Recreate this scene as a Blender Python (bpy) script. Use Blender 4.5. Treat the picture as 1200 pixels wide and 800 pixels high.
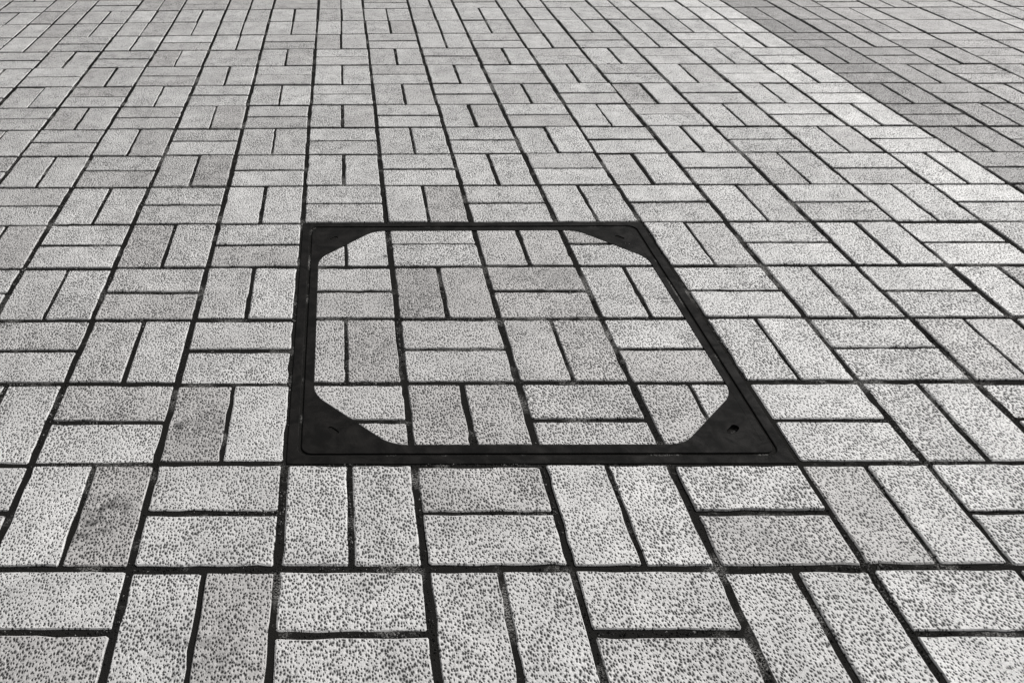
import bpy, bmesh, math, random
from mathutils import Matrix, Vector, noise

for o in list(bpy.data.objects):
    bpy.data.objects.remove(o)
scene = bpy.context.scene
COL = scene.collection
rng = random.Random(11)
B = 0.21                      # one basket-weave block (two pavers and their joints), metres

# ------------------------------------------------------------------ camera, sky, sun
CAM_F, CAM_PITCH, CAM_ROLL, CAM_YAW = 943.37 / 1200, 0.62847, 0.00767, 0.00801
CAM_POS = Vector((0.4134 * B, -3.5301 * B, 4.4724 * B))
cam = bpy.data.cameras.new('camera')
cam.sensor_fit = 'HORIZONTAL'
cam.sensor_width = 36.0
cam.lens = CAM_F * 36.0
cam.shift_x = 210.38 / 1200
cam.clip_start = 0.02
cam.clip_end = 2000
cam_o = bpy.data.objects.new('camera', cam)
COL.objects.link(cam_o)
_r = Vector((math.cos(CAM_YAW), math.sin(CAM_YAW), 0))
_f = Vector((-math.sin(CAM_YAW) * math.cos(CAM_PITCH), math.cos(CAM_YAW) * math.cos(CAM_PITCH), -math.sin(CAM_PITCH)))
_u = _r.cross(_f)
_right = _r * math.cos(CAM_ROLL) - _u * math.sin(CAM_ROLL)
_up = _r * math.sin(CAM_ROLL) + _u * math.cos(CAM_ROLL)
M3 = Matrix((_right, _up, -_f)).transposed()
cam_o.matrix_world = Matrix.Translation(CAM_POS) @ M3.to_4x4()
scene.camera = cam_o

SUN_AZ = math.radians(52)     # clockwise from +Y (ahead) towards +X (right)
SUN_EL = math.radians(38)
world = bpy.data.worlds.new('World')
scene.world = world
world.use_nodes = True
wn, wl = world.node_tree.nodes, world.node_tree.links
wn.clear()
sky = wn.new('ShaderNodeTexSky')
sky.sky_type = 'NISHITA'
sky.sun_disc = False
sky.sun_elevation = SUN_EL
sky.sun_rotation = SUN_AZ
sky.dust_density = 4.0
hs = wn.new('ShaderNodeHueSaturation')       # a whitish, hazy sky
hs.inputs['Saturation'].default_value = 0.06
bg = wn.new('ShaderNodeBackground')
bg.inputs['Strength'].default_value = 0.09
wo = wn.new('ShaderNodeOutputWorld')
wl.new(sky.outputs[0], hs.inputs['Color'])
wl.new(hs.outputs[0], bg.inputs['Color'])
wl.new(bg.outputs[0], wo.inputs['Surface'])

sun = bpy.data.lights.new('sun', 'SUN')
sun.energy = 3.8
sun.angle = math.radians(3.0)
sun.color = (1.0, 0.985, 0.965)
sun_o = bpy.data.objects.new('sun', sun)
COL.objects.link(sun_o)
sd = Vector((math.sin(SUN_AZ) * math.cos(SUN_EL), math.cos(SUN_AZ) * math.cos(SUN_EL), math.sin(SUN_EL)))
sun_o.rotation_euler = sd.to_track_quat('Z', 'Y').to_euler()
sun_o.location = sd * 20

vs = scene.view_settings
vs.view_transform = 'Standard'
vs.look = 'None'
vs.gamma = 1.0
vs.exposure = 0.12
vs.use_curve_mapping = False

# ------------------------------------------------------------------ materials
def mat(name):
    m = bpy.data.materials.new(name)
    m.use_nodes = True
    nt = m.node_tree
    nt.nodes.clear()
    out = nt.nodes.new('ShaderNodeOutputMaterial')
    bs = nt.nodes.new('ShaderNodeBsdfPrincipled')
    nt.links.new(bs.outputs[0], out.inputs[0])
    return m, nt, bs

class N:
    """small node-graph helper"""
    def __init__(s, nt):
        s.nt = nt
    def new(s, t, **kw):
        n = s.nt.nodes.new(t)
        for k, v in kw.items():
            setattr(n, k, v)
        return n
    def put(s, sock, v):
        if isinstance(v, bpy.types.NodeSocket):
            s.nt.links.new(v, sock)
        else:
            sock.default_value = v
    def math(s, op, a, b=0.0, clamp=False):
        n = s.new('ShaderNodeMath', operation=op, use_clamp=clamp)
        s.put(n.inputs[0], a); s.put(n.inputs[1], b)
        return n.outputs[0]
    def noise(s, vec, scale, detail=3.0, rough=0.5, dist=0.0):
        n = s.new('ShaderNodeTexNoise')
        s.put(n.inputs['Vector'], vec)
        n.inputs['Scale'].default_value = scale
        n.inputs['Detail'].default_value = detail
        n.inputs['Roughness'].default_value = rough
        n.inputs['Distortion'].default_value = dist
        return n
    def rng(s, v, a, b, c, d, smooth=False):
        n = s.new('ShaderNodeMapRange')
        if smooth:
            n.interpolation_type = 'SMOOTHSTEP'
        for k, x in enumerate((v, a, b, c, d)):
            s.put(n.inputs[k], x)
        return n.outputs[0]
    def mix(s, f, a, b, blend='MIX'):
        n = s.new('ShaderNodeMix', data_type='RGBA', blend_type=blend)
        s.put(n.inputs[0], f); s.put(n.inputs[6], a); s.put(n.inputs[7], b)
        return n.outputs[2]
    def vmul(s, col, f):
        n = s.new('ShaderNodeVectorMath', operation='SCALE')
        s.put(n.inputs[0], col); s.put(n.inputs['Scale'], f)
        return n.outputs[0]
    def spot(s, pos, centre, radius):
        """1 inside an irregular blot round a point, 0 outside"""
        d = s.new('ShaderNodeVectorMath', operation='DISTANCE')
        s.put(d.inputs[0], pos); d.inputs[1].default_value = centre
        return d.outputs['Value'] if radius is None else s.rng(d.outputs['Value'], radius * 0.15, radius, 1.0, 0.0, True)

BASE = (0.488, 0.4826, 0.4755)
def paver_material(name, attr_type, pit_lo=0.07):
    m, nt, bs = mat(name)
    g = N(nt)
    pos = g.new('ShaderNodeNewGeometry').outputs['Position']
    att = g.new('ShaderNodeAttribute', attribute_type=attr_type, attribute_name='tone')
    tone = att.outputs['Fac']
    # pores of the blasted concrete face, their inner shade painted as dark colour
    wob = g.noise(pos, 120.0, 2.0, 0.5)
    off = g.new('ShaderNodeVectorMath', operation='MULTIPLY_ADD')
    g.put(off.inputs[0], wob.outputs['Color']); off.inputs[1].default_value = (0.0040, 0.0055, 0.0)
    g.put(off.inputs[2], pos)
    mp = g.new('ShaderNodeMapping')          # pores drawn out along Y to imitate their shadow streaks
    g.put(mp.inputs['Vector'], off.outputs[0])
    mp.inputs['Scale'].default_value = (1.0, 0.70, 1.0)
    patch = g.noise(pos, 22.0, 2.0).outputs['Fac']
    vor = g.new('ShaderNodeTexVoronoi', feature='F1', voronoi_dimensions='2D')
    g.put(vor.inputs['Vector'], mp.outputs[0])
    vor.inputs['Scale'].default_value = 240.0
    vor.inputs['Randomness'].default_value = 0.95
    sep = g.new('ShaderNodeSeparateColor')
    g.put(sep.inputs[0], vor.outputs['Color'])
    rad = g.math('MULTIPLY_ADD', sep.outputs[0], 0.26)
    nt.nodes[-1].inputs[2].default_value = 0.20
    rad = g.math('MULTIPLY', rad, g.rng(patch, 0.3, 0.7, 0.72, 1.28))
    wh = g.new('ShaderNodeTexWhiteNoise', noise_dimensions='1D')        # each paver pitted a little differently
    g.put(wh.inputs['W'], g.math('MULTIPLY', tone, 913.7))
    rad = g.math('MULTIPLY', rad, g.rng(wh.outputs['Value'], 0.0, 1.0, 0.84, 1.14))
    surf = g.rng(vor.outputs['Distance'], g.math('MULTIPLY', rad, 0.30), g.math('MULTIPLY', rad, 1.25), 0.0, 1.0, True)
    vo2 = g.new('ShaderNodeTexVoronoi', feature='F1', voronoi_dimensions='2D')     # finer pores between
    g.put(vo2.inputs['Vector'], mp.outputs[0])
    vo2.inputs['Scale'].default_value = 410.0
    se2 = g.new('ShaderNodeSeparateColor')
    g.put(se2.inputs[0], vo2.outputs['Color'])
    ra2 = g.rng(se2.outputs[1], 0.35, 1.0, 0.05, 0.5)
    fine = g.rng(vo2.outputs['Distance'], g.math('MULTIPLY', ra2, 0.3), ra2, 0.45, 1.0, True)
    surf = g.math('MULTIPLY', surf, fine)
    # only the cast upper face is pitted; arrises and sides are plain
    nz = g.new('ShaderNodeSeparateXYZ')
    g.put(nz.inputs[0], g.new('ShaderNodeNewGeometry').outputs['True Normal'])
    side = g.math('LESS_THAN', nz.outputs['Z'], 0.96)
    side = g.math('MULTIPLY', side, g.rng(g.noise(pos, 75.0, 4.0, 0.65).outputs['Fac'], 0.44, 0.54, 0.0, 1.0))
    surf = g.math('MAXIMUM', surf, side)
    relief = g.rng(vor.outputs['Distance'], 0.0, g.math('MULTIPLY', rad, 1.7), 0.0, 1.0, True)
    grain = g.noise(pos, 330.0, 3.0, 0.6).outputs['Fac']
    n4 = g.new('ShaderNodeTexNoise', noise_dimensions='4D')
    g.put(n4.inputs['Vector'], pos)
    g.put(n4.inputs['W'], g.math('MULTIPLY', tone, 70.0))
    n4.inputs['Scale'].default_value = 11.0
    n4.inputs['Detail'].default_value = 3.0
    own = g.rng(n4.outputs['Fac'], 0.3, 0.7, 0.83, 1.10)
    # colour
    mott = g.rng(g.noise(pos, 30.0, 5.0, 0.6).outputs['Fac'], 0.3, 0.7, 0.90, 1.08)
    broad = g.rng(g.noise(pos, 3.2, 3.0, 0.5).outputs['Fac'], 0.3, 0.7, 0.94, 1.05)
    gr = g.math('MULTIPLY', own, g.rng(grain, 0.3, 0.7, 0.80, 1.16))
    f = g.math('MULTIPLY', tone, mott)
    f = g.math('MULTIPLY', f, broad)
    f = g.math('MULTIPLY', f, gr)
    f = g.math('MULTIPLY', f, g.rng(surf, 0.0, 1.0, pit_lo, 1.0))  # pore shade goes into the base colour, since the bump casts none
    # grime: a scuff on one paver, a blot on the grey path, a few more small ones
    bl = g.noise(pos, 55.0, 4.0, 0.6).outputs['Fac']
    for (cx, cy, r, amt) in ((-1.28, 0.52, 0.30, 0.75), (12.06, 10.62, 0.42, 0.75), (-1.36, 0.30, 0.20, 0.55), (11.7, 10.55, 0.5, 0.35), (1.25, 3.35, 0.45, 0.4), (2.6, 3.75, 0.5, 0.4), (-0.35, -0.6, 0.5, 0.35), (3.4, 0.3, 0.5, 0.3), (-0.75, 1.5, 0.4, 0.35), (0.7, 2.5, 0.4, 0.35), (0.945, 4.225, 0.045, 0.9), (-0.9, 1.45, 0.07, 0.7), (2.45, 5.75, 0.05, 0.6), (6.2, 1.62, 0.035, 0.8)):
        d = g.spot(pos, (cx * B, cy * B, 0.0), r * B)
        if r > 0.1:
            d = g.math('MULTIPLY', d, g.rng(bl, 0.42, 0.62, 0.0, 1.0))
        f = g.math('MULTIPLY', f, g.math('SUBTRACT', 1.0, g.math('MULTIPLY', d, amt)))
    # warmer where the paver is darker
    warm = g.mix(g.rng(tone, 0.75, 1.0, 1.0, 0.0), (*BASE, 1), (BASE[0] * 1.008, BASE[1] * 0.990, BASE[2] * 0.984, 1))
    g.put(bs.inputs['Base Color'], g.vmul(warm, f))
    bs.inputs['Roughness'].default_value = 0.66
    g.put(bs.inputs['Specular IOR Level'], g.rng(surf, 0.0, 1.0, 0.02, 0.42))
    h = g.math('ADD', g.math('MAXIMUM', relief, side), g.math('MULTIPLY', grain, 0.35))
    bump = g.new('ShaderNodeBump')
    bump.inputs['Strength'].default_value = 0.9
    bump.inputs['Distance'].default_value = 0.0013
    g.put(bump.inputs['Height'], h)
    g.put(bs.inputs['Normal'], bump.outputs[0])
    return m

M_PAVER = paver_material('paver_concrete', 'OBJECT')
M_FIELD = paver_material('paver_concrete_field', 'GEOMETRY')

def bed_material():
    m, nt, bs = mat('joint_soil')
    g = N(nt)
    pos = g.new('ShaderNodeNewGeometry').outputs['Position']
    a = g.noise(pos, 9.0, 5.0, 0.6).outputs['Fac']
    b = g.noise(pos, 360.0, 3.0, 0.75).outputs['Fac']
    f = g.math('MULTIPLY', g.rng(a, 0.54, 0.70, 0.0, 1.0), g.rng(b, 0.47, 0.58, 0.0, 1.0))
    c = g.mix(f, (0.0135, 0.013, 0.0122, 1), (0.34, 0.333, 0.322, 1))
    g.put(bs.inputs['Base Color'], c)
    bs.inputs['Roughness'].default_value = 0.95
    bs.inputs['Specular IOR Level'].default_value = 0.02
    bump = g.new('ShaderNodeBump')
    bump.inputs['Distance'].default_value = 0.002
    g.put(bump.inputs['Height'], b)
    g.put(bs.inputs['Normal'], bump.outputs[0])
    return m
M_BED = bed_material()

def iron_material():
    m, nt, bs = mat('cast_iron')
    g = N(nt)
    tc = g.new('ShaderNodeNewGeometry').outputs['Position']
    a = g.noise(tc, 28.0, 5.0, 0.65, 0.6).outputs['Fac']
    b = g.noise(tc, 420.0, 3.0, 0.6).outputs['Fac']
    mp = g.new('ShaderNodeMapping')
    g.put(mp.inputs['Vector'], tc)
    mp.inputs['Scale'].default_value = (4.0, 260.0, 4.0)
    s = g.noise(mp.outputs[0], 1.0, 3.0, 0.6).outputs['Fac']
    c = g.mix(g.rng(a, 0.42, 0.70, 0.0, 1.0), (0.0060, 0.0058, 0.0055, 1), (0.0138, 0.0128, 0.0120, 1))
    c = g.mix(g.rng(s, 0.62, 0.78, 0.0, 0.5), c, (0.024, 0.022, 0.020, 1))
    g.put(bs.inputs['Base Color'], c)
    g.put(bs.inputs['Roughness'], g.rng(a, 0.3, 0.7, 0.85, 0.65))
    bs.inputs['Specular IOR Level'].default_value = 0.04
    bump = g.new('ShaderNodeBump')
    bump.inputs['Strength'].default_value = 0.5
    bump.inputs['Distance'].default_value = 0.0006
    g.put(bump.inputs['Height'], g.math('ADD', b, g.math('MULTIPLY', a, 3.0)))
    g.put(bs.inputs['Normal'], bump.outputs[0])
    return m
M_IRON = iron_material()

def grit_material():
    m, nt, bs = mat('joint_grit')
    g = N(nt)
    att = g.new('ShaderNodeAttribute', attribute_type='GEOMETRY', attribute_name='tone')
    c = g.vmul((1.0, 0.98, 0.95), att.outputs['Fac'])
    g.put(bs.inputs['Base Color'], c)
    bs.inputs['Roughness'].default_value = 0.95
    bs.inputs['Specular IOR Level'].default_value = 0.1
    return m
M_GRIT = grit_material()

def far_material():
    m, nt, bs = mat('far_paving')
    g = N(nt)
    pos = g.new('ShaderNodeNewGeometry').outputs['Position']
    a = g.noise(pos, 0.4, 4.0).outputs['Fac']
    b = g.noise(pos, 9.0, 4.0).outputs['Fac']
    f = g.math('MULTIPLY', g.rng(a, 0.3, 0.7, 0.85, 1.1), g.rng(b, 0.3, 0.7, 0.85, 1.1))
    g.put(bs.inputs['Base Color'], g.vmul((0.30, 0.296, 0.29), f))
    bs.inputs['Roughness'].default_value = 0.85
    return m
M_FAR = far_material()

# ------------------------------------------------------------------ helpers
def link(name, me, m, parent=None):
    o = bpy.data.objects.new(name, me)
    if m and me and not me.materials:
        me.materials.append(m)
    COL.objects.link(o)
    if parent:
        o.parent = parent
    return o

def tag(o, label=None, cat=None, kind=None, group=None):
    if label: o['label'] = label
    if cat: o['category'] = cat
    if kind: o['kind'] = kind
    if group: o['group'] = group
    return o

def mesh(name, verts, faces, smooth=False):
    me = bpy.data.meshes.new(name)
    me.from_pydata(verts, [], faces)
    me.update()
    if smooth:
        me.shade_smooth()
    return me

JL, JT, JM = 0.054, 0.051, 0.044     # joints: along, across, inside a block (in blocks)
ROWOFF = {5: 0.005, 6: 0.035, 7: 0.05, 8: 0.037, 9: 0.0, 10: -0.018, 11: 0.018, 12: 0.02, 13: 0.012, 14: 0.0, 15: 0.015}
def row_y(n, i):
    """row line n at column i, in blocks: the courses are laid a little bowed"""
    t = min(max(n, 0), 16) / 12.0
    q = -0.0016 * min((i - 3.0) ** 2, 90.0) * t
    return n + ROWOFF.get(n, 0.0) + q + 0.006 * math.sin(i * 1.7 + n * 2.3)
def col_x(i, n):
    return i + 0.008 * math.sin(i * 2.1 + 0.6 * n) * (0 if (0 <= i <= 4 and 0 <= n <= 5) else 1)

def layout(i, n):
    """'H' (two pavers lying across), 'V' (two lying along) or 'S' (one square slab)"""
    if i in (12, 13) and n in (13, 14): return 'S'
    if (i, n) == (12, 12): return 'H'
    if n in (13, 14): return 'V'
    h = (i + n) % 2 == 1
    if n >= 15: h = not h
    return 'H' if h else 'V'

TONES = {(-2,0,1):0.78,(-1,-1,1):0.82,(-2,-1,0):0.86,(-1,1,0):0.82,(1,0,1):0.87,(3,0,0):0.88,(1,3,0):0.8,(1,3,1):0.86,(2,3,1):0.83,(0,2,1):0.84,(-2,6,1):0.82,(3,9,0):0.88,(4,11,1):0.9,(-3,11,0):0.85,(-6,13,1):0.9,(-6,12,1):0.86,(-4,15,0):0.87,(-6,14,1):0.9,(-6,14,0):0.88,(3,2,0):0.87,(-4,4,1):0.86,(1,1,1):0.9,(2,2,1):0.88,(3,1,0):0.88,(1,10,1):0.9,(0,8,1):0.88,(0,12,0):0.88,(1,9,1):0.92,(2,2,0):0.92,(1,2,1):0.93,(4,4,0):1.08,(4,3,1):1.08,(4,2,0):1.08,(3,0,1):1.09,(-2,0,0):1.06,(-1,1,1):1.04,(4,3,0):1.06,(5,2,1):0.98,(6,4,0):1.08,(4,1,1):1.06,(2,0,0):1.04,(2,0,1):1.05,(0,-1,1):1.02,(0,0,0):1.04,(0,0,1):1.0,(-2,2,0):0.94,(-2,2,1):1.03,(-3,2,1):0.94,(-2,1,1):0.9,(-2,1,0):1.04,(-1,0,1):0.98,(-1,0,0):1.02,(-2,-1,1):1.02,(3,-1,0):0.98,(3,-1,1):1.02,(4,-1,1):1.05,(2,-1,1):0.98,(2,-1,0):0.93,(1,-1,0):0.97,(1,-1,1):1.02,(0,-1,0):0.97,(-1,-1,0):1.02,(-1,3,0):0.95,(-3,3,0):0.97,(-2,5,0):0.98,(5,5,0):1.06,(5,4,0):1.07}
def tone_of(i, n, k):
    r = random.Random(i * 7349 + n * 613 + k * 31 + 5)
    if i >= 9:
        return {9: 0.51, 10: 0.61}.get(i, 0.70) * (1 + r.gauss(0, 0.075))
    t = TONES.get((i, n, k))
    if t is not None:
        t = 1 + (t - 1) * 1.1
    else:
        t = 1 + r.gauss(0, 0.045)
        if r.random() < 0.16:
            t *= 0.87
    t *= 1 + 0.007 * (min(max(i, -5), 7) - 2)
    if i == 8: t *= 1.14
    if i == 7: t *= 1.03
    return t

def pavers_of_cell(i, n):
    """(k, centre x, centre y, length, width, across?) in blocks"""
    x0, x1 = col_x(i, n) + JL / 2, col_x(i + 1, n) - JL / 2
    y0, y1 = row_y(n, i + .5) + JT / 2, row_y(n + 1, i + .5) - JT / 2
    r = random.Random(i * 911 + n * 37 + 3)
    x0 += r.gauss(0, 0.004); x1 += r.gauss(0, 0.004); y0 += r.gauss(0, 0.005); y1 += r.gauss(0, 0.005)
    kind = layout(i, n)
    if kind == 'S':
        return [(0, (x0 + x1) / 2, (y0 + y1) / 2, x1 - x0, y1 - y0, True)]
    j = JM * r.uniform(0.65, 1.2)
    s = r.gauss(0, 0.006)
    if kind == 'H':
        m = (y0 + y1) / 2 + s
        return [(0, (x0 + x1) / 2, (y0 + m - j / 2) / 2, x1 - x0, m - j / 2 - y0, True),
                (1, (x0 + x1) / 2, (m + j / 2 + y1) / 2, x1 - x0, y1 - m - j / 2, True)]
    m = (x0 + x1) / 2 + s
    return [(0, (x0 + m - j / 2) / 2, (y0 + y1) / 2, y1 - y0, m - j / 2 - x0, False),
            (1, (m + j / 2 + x1) / 2, (y0 + y1) / 2, y1 - y0, x1 - m - j / 2, False)]

THICK = 0.030
BEV = 0.0014
def prism(outline, inset_c, top=0.0, bev=BEV, drop=0.0013, thick=THICK):
    """outline (counter-clockwise, convex) -> walls, worn arris, flat top; no underside"""
    n = len(outline)
    cx = sum(p[0] for p in outline) / n
    cy = sum(p[1] for p in outline) / n
    v, f = [], []
    for (x, y) in outline: v.append((x, y, top - thick))
    for (x, y) in outline: v.append((x, y, top - drop))
    # inset each vertex along the bisector of its two edges
    for a in range(n):
        p0, p, p1 = Vector(outline[a - 1]), Vector(outline[a]), Vector(outline[(a + 1) % n])
        e0, e1 = (p - p0).normalized(), (p1 - p).normalized()
        n0, n1 = Vector((-e0.y, e0.x)), Vector((-e1.y, e1.x))
        bis = n0 + n1
        bis = bis / max(bis.dot(n0), 0.4)
        q = p + bis * bev
        v.append((q.x, q.y, top))
    for a in range(n):
        b = (a + 1) % n
        f.append((a, b, n + b, n + a))
        f.append((n + a, n + b, 2 * n + b, 2 * n + a))
    f.append(tuple(range(2 * n, 3 * n)))
    return v, f

def brick_outline(L, W, r, mids=1, c=0.0022):
    """rectangle with knocked-off corners and slightly wandering, here and there chipped sides"""
    x, y = L / 2, W / 2
    cor = [(-x, -y), (x, -y), (x, y), (-x, y)]
    pts = []
    for k in range(4):
        p, q = Vector(cor[k]), Vector(cor[(k + 1) % 4])
        d = (q - p).normalized()
        nin = Vector((-d.y, d.x))
        ln = (q - p).length
        pts.append(p + d * c * r.uniform(0.3, 2.2))
        m = 0 if not mids else max(1, int(ln / 0.026))
        for j in range(m):
            t = (j + 1 + r.uniform(-.3, .3)) / (m + 1)
            off = r.gauss(0.0002, 0.0006)
            if r.random() < 0.13: off = r.uniform(0.001, 0.0026)
            pts.append(p + d * ln * t + nin * off)
        pts.append(q - d * c * r.uniform(0.4, 1.6))
    return [(p.x, p.y) for p in pts]

BL, BW = (1 - JL) * B, (1 - JL - JM) / 2 * B
VARIANTS = []
for q in range(24):
    r = random.Random(100 + q)
    v, f = prism(brick_outline(BL, BW, r), 0, bev=BEV * r.uniform(0.8, 2.2), drop=0.0013 * r.uniform(0.8, 1.6))
    VARIANTS.append(mesh('paver', v, f))
v, f = prism(brick_outline(BL, BL, random.Random(77)), 0)
SLAB = mesh('square_paver', v, f)
for me in VARIANTS + [SLAB]:
    me.materials.append(M_PAVER)

# ------------------------------------------------------------------ setting
I0, I1, N0, N1, EDGE = -30, 40, -16, 48, 9
def sheet(name, x0, x1, y0, y1, z, m, hole=None, depth=0.05):
    if hole is None:
        v = [(x0, y0, z), (x1, y0, z), (x1, y1, z), (x0, y1, z)]
        return link(name, mesh(name, v, [(0, 1, 2, 3)]), m)
    a, b, c, d = hole
    v = [(x0, y0, z), (x1, y0, z), (x1, y1, z), (x0, y1, z), (a, c, z), (b, c, z), (b, d, z), (a, d, z)]
    return link(name, mesh(name, v, [(0, 1, 5, 4), (1, 2, 6, 5), (2, 3, 7, 6), (3, 0, 4, 7)]), m)

ground = sheet('ground', -400, 400, -400, 400, -0.12, M_FAR)
tag(ground, 'pale grey ground reaching away beyond the paved area', 'ground', 'structure')
BEDZ = -0.0026
plaza = sheet('plaza_pavement', I0 * B, EDGE * B, N0 * B, (N1 + 1) * B, BEDZ, M_BED, hole=(0.02 * B, 3.98 * B, 1.02 * B, 4.98 * B))
tag(plaza, 'light grey concrete paving laid in basket weave with dark open joints', 'pavement', 'structure')
path = sheet('side_path', EDGE * B + 0.0002, I1 * B, N0 * B, (N1 + 1) * B, BEDZ, M_BED)
tag(path, 'darker grey strip of basket weave paving beside the light paving', 'path', 'structure')

def project(x, y):
    d = Vector((x * B, y * B, 0)) - CAM_POS
    z = d.dot(_f)
    if z <= 0.05: return None
    return (600 - 210.38 + 943.37 * d.dot(_right) / z, 400 - 943.37 * d.dot(_up) / z, z)

cells = []
for n in range(N0, N1 + 1):
    for i in range(I0, I1):
        if 0 <= i <= 3 and 1 <= n <= 4:
            continue
        for p in pavers_of_cell(i, n):
            pr = project(p[1], p[2])
            vis, area = False, 0.0
            if pr and n >= -4:
                reach = 0.6 * B * 943 / pr[2]
                vis = -reach < pr[0] < 1200 + reach and -reach * .6 < pr[1] < 800 + reach
                inside = max(0.0, min(1200, pr[0] + reach) - max(0, pr[0] - reach)) / (2 * reach) if vis else 0
                area = inside / pr[2] ** 3
            cells.append((i, n, p, vis, area))

def split(sel, limit):
    v = sorted([c for c in sel if c[3]], key=lambda c: -c[4])
    keep = v[:limit]
    ids = {(c[0], c[1], c[2][0]) for c in keep}
    return keep, [c for c in sel if (c[0], c[1], c[2][0]) not in ids]

def place_pavers(sel, parent):
    for (i, n, p, vis, area) in sel:
        k, x, y, L, W, across = p
        r = random.Random(i * 53 + n * 971 + k * 17)
        kind = layout(i, n)
        me = SLAB if kind == 'S' else VARIANTS[r.randrange(len(VARIANTS))]
        o = link('paver', me, None, parent)
        o.location = (x * B, y * B, r.gauss(0, 0.0009))
        rz = (0 if across else math.pi / 2) + (math.pi if r.random() < 0.5 else 0) + r.gauss(0, 0.004)
        o.rotation_euler = (r.gauss(0, 0.003), r.gauss(0, 0.003), rz)
        o.scale = (L * B / BL, W * B / (BL if kind == 'S' else BW), 1)
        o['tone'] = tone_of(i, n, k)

def field(name, sel, parent):
    """every further paver of a surface, joined"""
    V, F, T = [], [], []
    for (i, n, p, vis, area) in sel:
        k, x, y, L, W, across = p
        r = random.Random(i * 53 + n * 971 + k * 17)
        if vis:
            vv, ff = prism(brick_outline(L * B, W * B, r, 0), 0)
        else:
            a, b = L * B / 2, W * B / 2
            vv, ff = prism([(-a, -b), (a, -b), (a, b), (-a, b)], 0)
        ang = (0 if across else math.pi / 2) + r.gauss(0, 0.004)
        c, s = math.cos(ang), math.sin(ang)
        dz, tx, ty = r.gauss(0, 0.0008), r.gauss(0, 0.003), r.gauss(0, 0.003)
        b0 = len(V)
        for (a, b, z) in vv:
            X, Y = a * c - b * s, a * s + b * c
            V.append((x * B + X, y * B + Y, z + dz + tx * X + ty * Y))
        F += [tuple(b0 + q for q in fc) for fc in ff]
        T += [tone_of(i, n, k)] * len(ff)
    me = mesh(name, V, F)
    at = me.attributes.new('tone', 'FLOAT', 'FACE')
    at.data.foreach_set('value', T)
    o = link(name, me, M_FIELD, parent)
    return tag(o, kind='stuff')

lk, lrest = split([c for c in cells if c[0] < EDGE], 300)
dk, drest = split([c for c in cells if c[0] >= EDGE], 300)
place_pavers(lk, plaza)
field('paver_field', lrest, plaza)
place_pavers(dk, path)
field('paver_field', drest, path)
print('pavers', len(lk), len(lrest), len(dk), len(drest), 'visible rest', sum(1 for c in lrest if c[3]))

# ------------------------------------------------------------------ recessed access cover
FX0, FX1, FY0, FY1 = 0.006 * B, 3.994 * B, 1.0 * B, 5.012 * B        # outer edge of the fixed frame
FW = 0.088 * B                                                        # frame bar
SL = 0.027 * B                                                        # open slot between frame and cover
CX0, CX1, CY0, CY1 = FX0 + FW + SL, FX1 - FW - SL, FY0 + FW + SL, FY1 - FW - SL
RX0, RX1, RY0, RY1 = 0.200 * B, 3.822 * B, 1.212 * B, 4.812 * B        # inner edge of the cover's rim
LEG = 0.635 * B

def rounded_rect(x0, x1, y0, y1, r, seg=6):
    pts = []
    for (cx, cy, a0) in ((x1 - r, y0 + r, -90), (x1 - r, y1 - r, 0), (x0 + r, y1 - r, 90), (x0 + r, y0 + r, 180)):
        for s in range(seg + 1):
            a = math.radians(a0 + 90 * s / seg)
            pts.append((cx + r * math.cos(a), cy + r * math.sin(a)))
    return pts

def fillet(p0, p, p1, r, seg=5):
    """points of an arc replacing corner p"""
    p0, p, p1 = Vector(p0), Vector(p), Vector(p1)
    a, b = (p0 - p).normalized(), (p1 - p).normalized()
    ang = a.angle(b)
    t = r / math.tan(ang / 2)
    c = p + (a + b).normalized() * (r / math.sin(ang / 2))
    s0, s1 = p + a * t - c, p + b * t - c
    th = s0.angle(s1)
    sg = 1 if s0.cross(s1) > 0 else -1
    out = []
    for k in range(seg + 1):
        q = th * k / seg * sg
        out.append((c.x + s0.x * math.cos(q) - s0.y * math.sin(q), c.y + s0.x * math.sin(q) + s0.y * math.cos(q)))
    return out

# rounded octagon that holds the inlaid pavers (counter-clockwise, from front-left)
oc = [(RX0 + LEG, RY0), (RX1 - LEG, RY0), (RX1, RY0 + LEG), (RX1, RY1 - LEG), (RX1 - LEG, RY1), (RX0 + LEG, RY1), (RX0, RY1 - LEG), (RX0, RY0 + LEG)]
ARC = [fillet(oc[k - 1], oc[k], oc[(k + 1) % 8], 0.30 * B) for k in range(8)]
OCT = [p for a in ARC for p in a]

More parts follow.
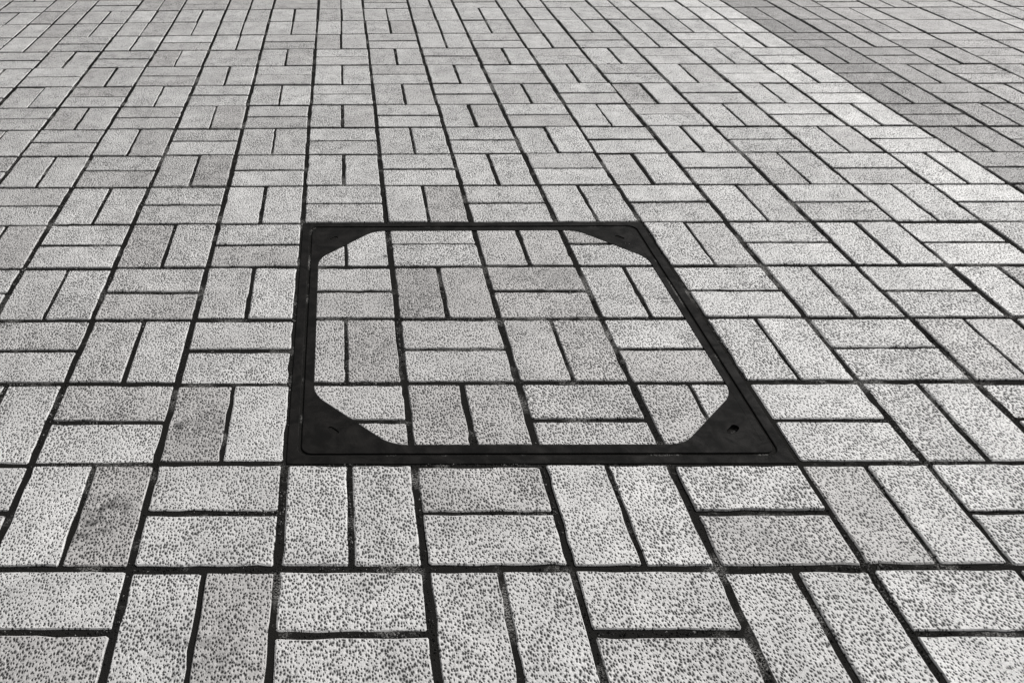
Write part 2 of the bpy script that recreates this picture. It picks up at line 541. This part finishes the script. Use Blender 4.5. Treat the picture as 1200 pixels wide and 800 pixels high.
def solid(name, loops, top, thick, m, parent, bev=0.0, keep=None):
    """flat plate with holes (loops: outer first), given a thickness and a softened arris"""
    bm = bmesh.new()
    edges = []
    for lp in loops:
        vs_ = [bm.verts.new((x, y, top)) for x, y in lp]
        edges += [bm.edges.new((vs_[k], vs_[(k + 1) % len(vs_)])) for k in range(len(vs_))]
    bmesh.ops.triangle_fill(bm, use_beauty=True, use_dissolve=False, edges=edges)
    bmesh.ops.recalc_face_normals(bm, faces=bm.faces)
    for fc in bm.faces:
        if fc.normal.z < 0: fc.normal_flip()
    rim = [e for e in bm.edges if e.is_boundary]
    ext = bmesh.ops.extrude_edge_only(bm, edges=rim)
    nv = [g_ for g_ in ext['geom'] if isinstance(g_, bmesh.types.BMVert)]
    for v_ in nv: v_.co.z -= thick
    bmesh.ops.recalc_face_normals(bm, faces=bm.faces)
    if bev:
        es = [e for e in bm.edges if len(e.link_faces) == 2 and abs(e.calc_face_angle(0)) > 1.0 and all(abs(v_.co.z - top) < 1e-6 for v_ in e.verts) and (keep is None or keep(e))]
        bmesh.ops.bevel(bm, geom=es, offset=bev, segments=2, affect='EDGES', profile=0.5)
    me = bpy.data.meshes.new(name)
    bm.to_mesh(me)
    bm.free()
    return link(name, me, m, parent)

frame = bpy.data.objects.new('cover_frame', None)
COL.objects.link(frame)
frame.location = (0, 0, 0)
tag(frame, 'black cast iron frame set flush in the paving around the inlaid cover', 'frame')
solid('rim_bar', [rounded_rect(FX0, FX1, FY0, FY1, 0.012 * B, 2), rounded_rect(CX0 - SL, CX1 + SL, CY0 - SL, CY1 + SL, 0.10 * B)], -0.0006, 0.05, M_IRON, frame, 0.0016)
# seat on which the cover rests, seen at the bottom of the slot
solid('groove_dirt', [rounded_rect(FX0 + FW * .8, FX1 - FW * .8, FY0 + FW * .8, FY1 - FW * .8, 0.08 * B), rounded_rect(RX0, RX1, RY0, RY1, 0.02 * B)], -0.0030, 0.02, M_BED, frame)

cover = bpy.data.objects.new('access_cover', None)
COL.objects.link(cover)
tag(cover, 'square recessed manhole cover inlaid with pavers, black iron rim and triangular corner plates', 'manhole cover')
solid('rim', [rounded_rect(CX0, CX1, CY0, CY1, 0.085 * B), [(RX0, RY0), (RX1, RY0), (RX1, RY1), (RX0, RY1)]], -0.0004, 0.030, M_IRON, cover, 0.0013,
      keep=lambda e: any(v_.co.x < RX0 - 1e-5 or v_.co.x > RX1 + 1e-5 or v_.co.y < RY0 - 1e-5 or v_.co.y > RY1 + 1e-5 for v_ in e.verts))
tray = link('tray', mesh('tray', [(x, y, BEDZ) for x, y in OCT], [tuple(range(len(OCT)))]), M_BED, cover)
corners = [((RX0, RY0), ARC[7], ARC[0]), ((RX1, RY0), ARC[1], ARC[2]), ((RX1, RY1), ARC[3], ARC[4]), ((RX0, RY1), ARC[5], ARC[6])]
for q, (c, a1, a2) in enumerate(corners):
    sx, sy = (1 if c[0] == RX0 else -1), (1 if c[1] == RY0 else -1)
    lp = [c] + list(reversed(list(a1 + a2)))
    hx, hy = c[0] + sx * 0.175 * B, c[1] + sy * 0.175 * B
    dx, dy = (sx, -sy)
    u = Vector((dx, dy)).normalized()
    w = Vector((-u.y, u.x))
    hole = []
    hl, hw = (0.038 * B, 0.033 * B) if q == 1 else (0.030 * B, 0.026 * B)
    hz = -0.007 if q == 1 else -0.0022      # one hole open, the others packed with dirt
    for s in range(14):
        a = 2 * math.pi * s / 14
        ca, sa = math.cos(a), math.sin(a)
        e = u * (hl * (1 if ca > 0 else -1) + hw * ca) + w * (hw * sa)
        hole.append((hx + e.x, hy + e.y))
    pl = solid('corner_plate', [lp, hole], -0.0006, 0.014, M_IRON, cover)
    cup = link('lifting_hole', mesh('lifting_hole', [(hx - .012, hy - .012, hz), (hx + .012, hy - .012, hz), (hx + .012, hy + .012, hz), (hx - .012, hy + .012, hz)], [(0, 1, 2, 3)]), M_BED, pl)

def clip(poly, conv):
    out = poly
    m = len(conv)
    for k in range(m):
        a, b = conv[k], conv[(k + 1) % m]
        ex, ey = b[0] - a[0], b[1] - a[1]
        if ex * ex + ey * ey < 1e-12: continue
        src, out = out, []
        for q in range(len(src)):
            p0, p1 = src[q - 1], src[q]
            d0 = ex * (p0[1] - a[1]) - ey * (p0[0] - a[0])
            d1 = ex * (p1[1] - a[1]) - ey * (p1[0] - a[0])
            if (d0 >= 0) != (d1 >= 0):
                t = d0 / (d0 - d1)
                out.append((p0[0] + (p1[0] - p0[0]) * t, p0[1] + (p1[1] - p0[1]) * t))
            if d1 >= 0: out.append(p1)
        if len(out) < 3: return []
    res = []
    for p in out:
        if not res or (p[0] - res[-1][0]) ** 2 + (p[1] - res[-1][1]) ** 2 > 1e-6: res.append(p)
    if len(res) > 2 and (res[0][0] - res[-1][0]) ** 2 + (res[0][1] - res[-1][1]) ** 2 < 1e-6: res.pop()
    return res

INLAY = []
for n in range(1, 5):
    for i in range(0, 4):
        for (k, x, y, L, W, across) in pavers_of_cell(i, n):
            r = random.Random(i * 71 + n * 13 + k)
            hx, hy = (L / 2, W / 2) if across else (W / 2, L / 2)
            # carry the outer pavers up to the rim before cutting
            x0, x1, y0, y1 = x - hx, x + hx, y - hy, y + hy
            pts = brick_outline((x1 - x0) * B, (y1 - y0) * B, r, 1, 0.0035)
            pts = [(p[0] + x * B, p[1] + y * B) for p in pts]
            poly = clip(pts, OCT)
            if len(poly) < 3: continue
            ar = 0.5 * abs(sum(poly[q - 1][0] * poly[q][1] - poly[q][0] * poly[q - 1][1] for q in range(len(poly))))
            if ar < 0.0003: continue
            cx = sum(p[0] for p in poly) / len(poly); cy = sum(p[1] for p in poly) / len(poly)
            v, f = prism([(p[0] - cx, p[1] - cy) for p in poly], 0, bev=0.0016, drop=0.0016, thick=0.02)
            o = link('paver', mesh('inlay_paver', v, f), M_PAVER, cover)
            o.location = (cx, cy, r.gauss(-0.0006, 0.0004))
            o['tone'] = tone_of(i, n, k) * 0.93

# ------------------------------------------------------------------ grit lying in the joints
GV, GF, GT = [], [], []
OCTA = [(1, 0, 0), (-1, 0, 0), (0, 1, 0), (0, -1, 0), (0, 0, 1)]
OF = [(0, 2, 4), (2, 1, 4), (1, 3, 4), (3, 0, 4)]
def crumb(x, y, z, s, t, r):
    b0 = len(GV)
    a = r.uniform(0, 6.28)
    c_, s_ = math.cos(a), math.sin(a)
    e = [r.uniform(0.6, 1.5) for _ in range(3)]
    for (px, py, pz) in OCTA:
        px, py, pz = px * e[0] + r.uniform(-.25, .25), py * e[1] + r.uniform(-.25, .25), pz * e[2]
        GV.append((x + s * (px * c_ - py * s_), y + s * (px * s_ + py * c_), z + s * pz))
    for fc in OF:
        GF.append(tuple(b0 + q for q in fc)); GT.append(t)
def inside_cover(x, y): return 0.0 < x < 4.0 and 1.0 < y < 5.0
def strew(x0, y0, x1, y1, wid, count, r):
    for _ in range(count):
        t = r.random()
        o = r.gauss(0, 0.5) * wid * 0.5
        if abs(o) > wid * 0.62: continue
        dx, dy = (0, o) if y0 == y1 else (o, 0)
        x, y = x0 + (x1 - x0) * t + dx, y0 + (y1 - y0) * t + dy
        if inside_cover(x, y) and not (0.2 < x < 3.82 and 1.21 < y < 4.81): continue
        fill = noise.noise(Vector((x * 0.9, y * 0.9, 3.1))) + 0.5 * noise.noise(Vector((x * 3.1, y * 3.1, 8.0)))
        if r.random() > 0.30 + 1.1 * fill: continue
        s = r.uniform(0.0006, 0.0017) * (1.4 if r.random() < 0.1 else 1)
        z = BEDZ + (0.0003 if fill < 0.25 else r.uniform(0.0, 0.0022))
        q = r.random()
        if fill > 0.22: tone = 0.03 if q < 0.3 else (0.09 if q < 0.75 else r.uniform(0.12, 0.26))
        else: tone = 0.014 if q < 0.8 else (0.05 if q < 0.97 else 0.2)
        crumb(x * B, y * B, z, s, tone, r)
for n in range(-2, 9):
    for i in range(-5, 11):
        pr = project(i + .5, n + .5)
        if not pr or not (-250 < pr[0] < 1450 and -60 < pr[1] < 1000): continue
        r = random.Random(i * 401 + n * 29 + 9)
        d = int(230 * min(1.0, (4.0 * B / pr[2]) ** 1.2 * 1.3))
        strew(col_x(i, n), row_y(n, i), col_x(i, n), row_y(n + 1, i), JL, d, r)
        yy = row_y(n, i + .5)
        strew(i, yy, i + 1, yy, JT, int(d * 1.2), r)
        ps = pavers_of_cell(i, n)
        if len(ps) == 2:
            if ps[0][5]:
                ym = (ps[0][2] + ps[0][4] / 2 + ps[1][2] - ps[1][4] / 2) / 2
                strew(i + .03, ym, i + .97, ym, JM, d, r)
            else:
                xm = (ps[0][1] + ps[0][4] / 2 + ps[1][1] - ps[1][4] / 2) / 2
                strew(xm, row_y(n, i) + .03, xm, row_y(n + 1, i) - .03, JM, d, r)
me = mesh('joint_grit', GV, GF)
at = me.attributes.new('tone', 'FLOAT', 'FACE')
at.data.foreach_set('value', GT)
grit = link('joint_grit', me, M_GRIT)
tag(grit, 'loose sand and grit lying in the open joints between the pavers', 'grit', 'stuff')
print('grit', len(GF))
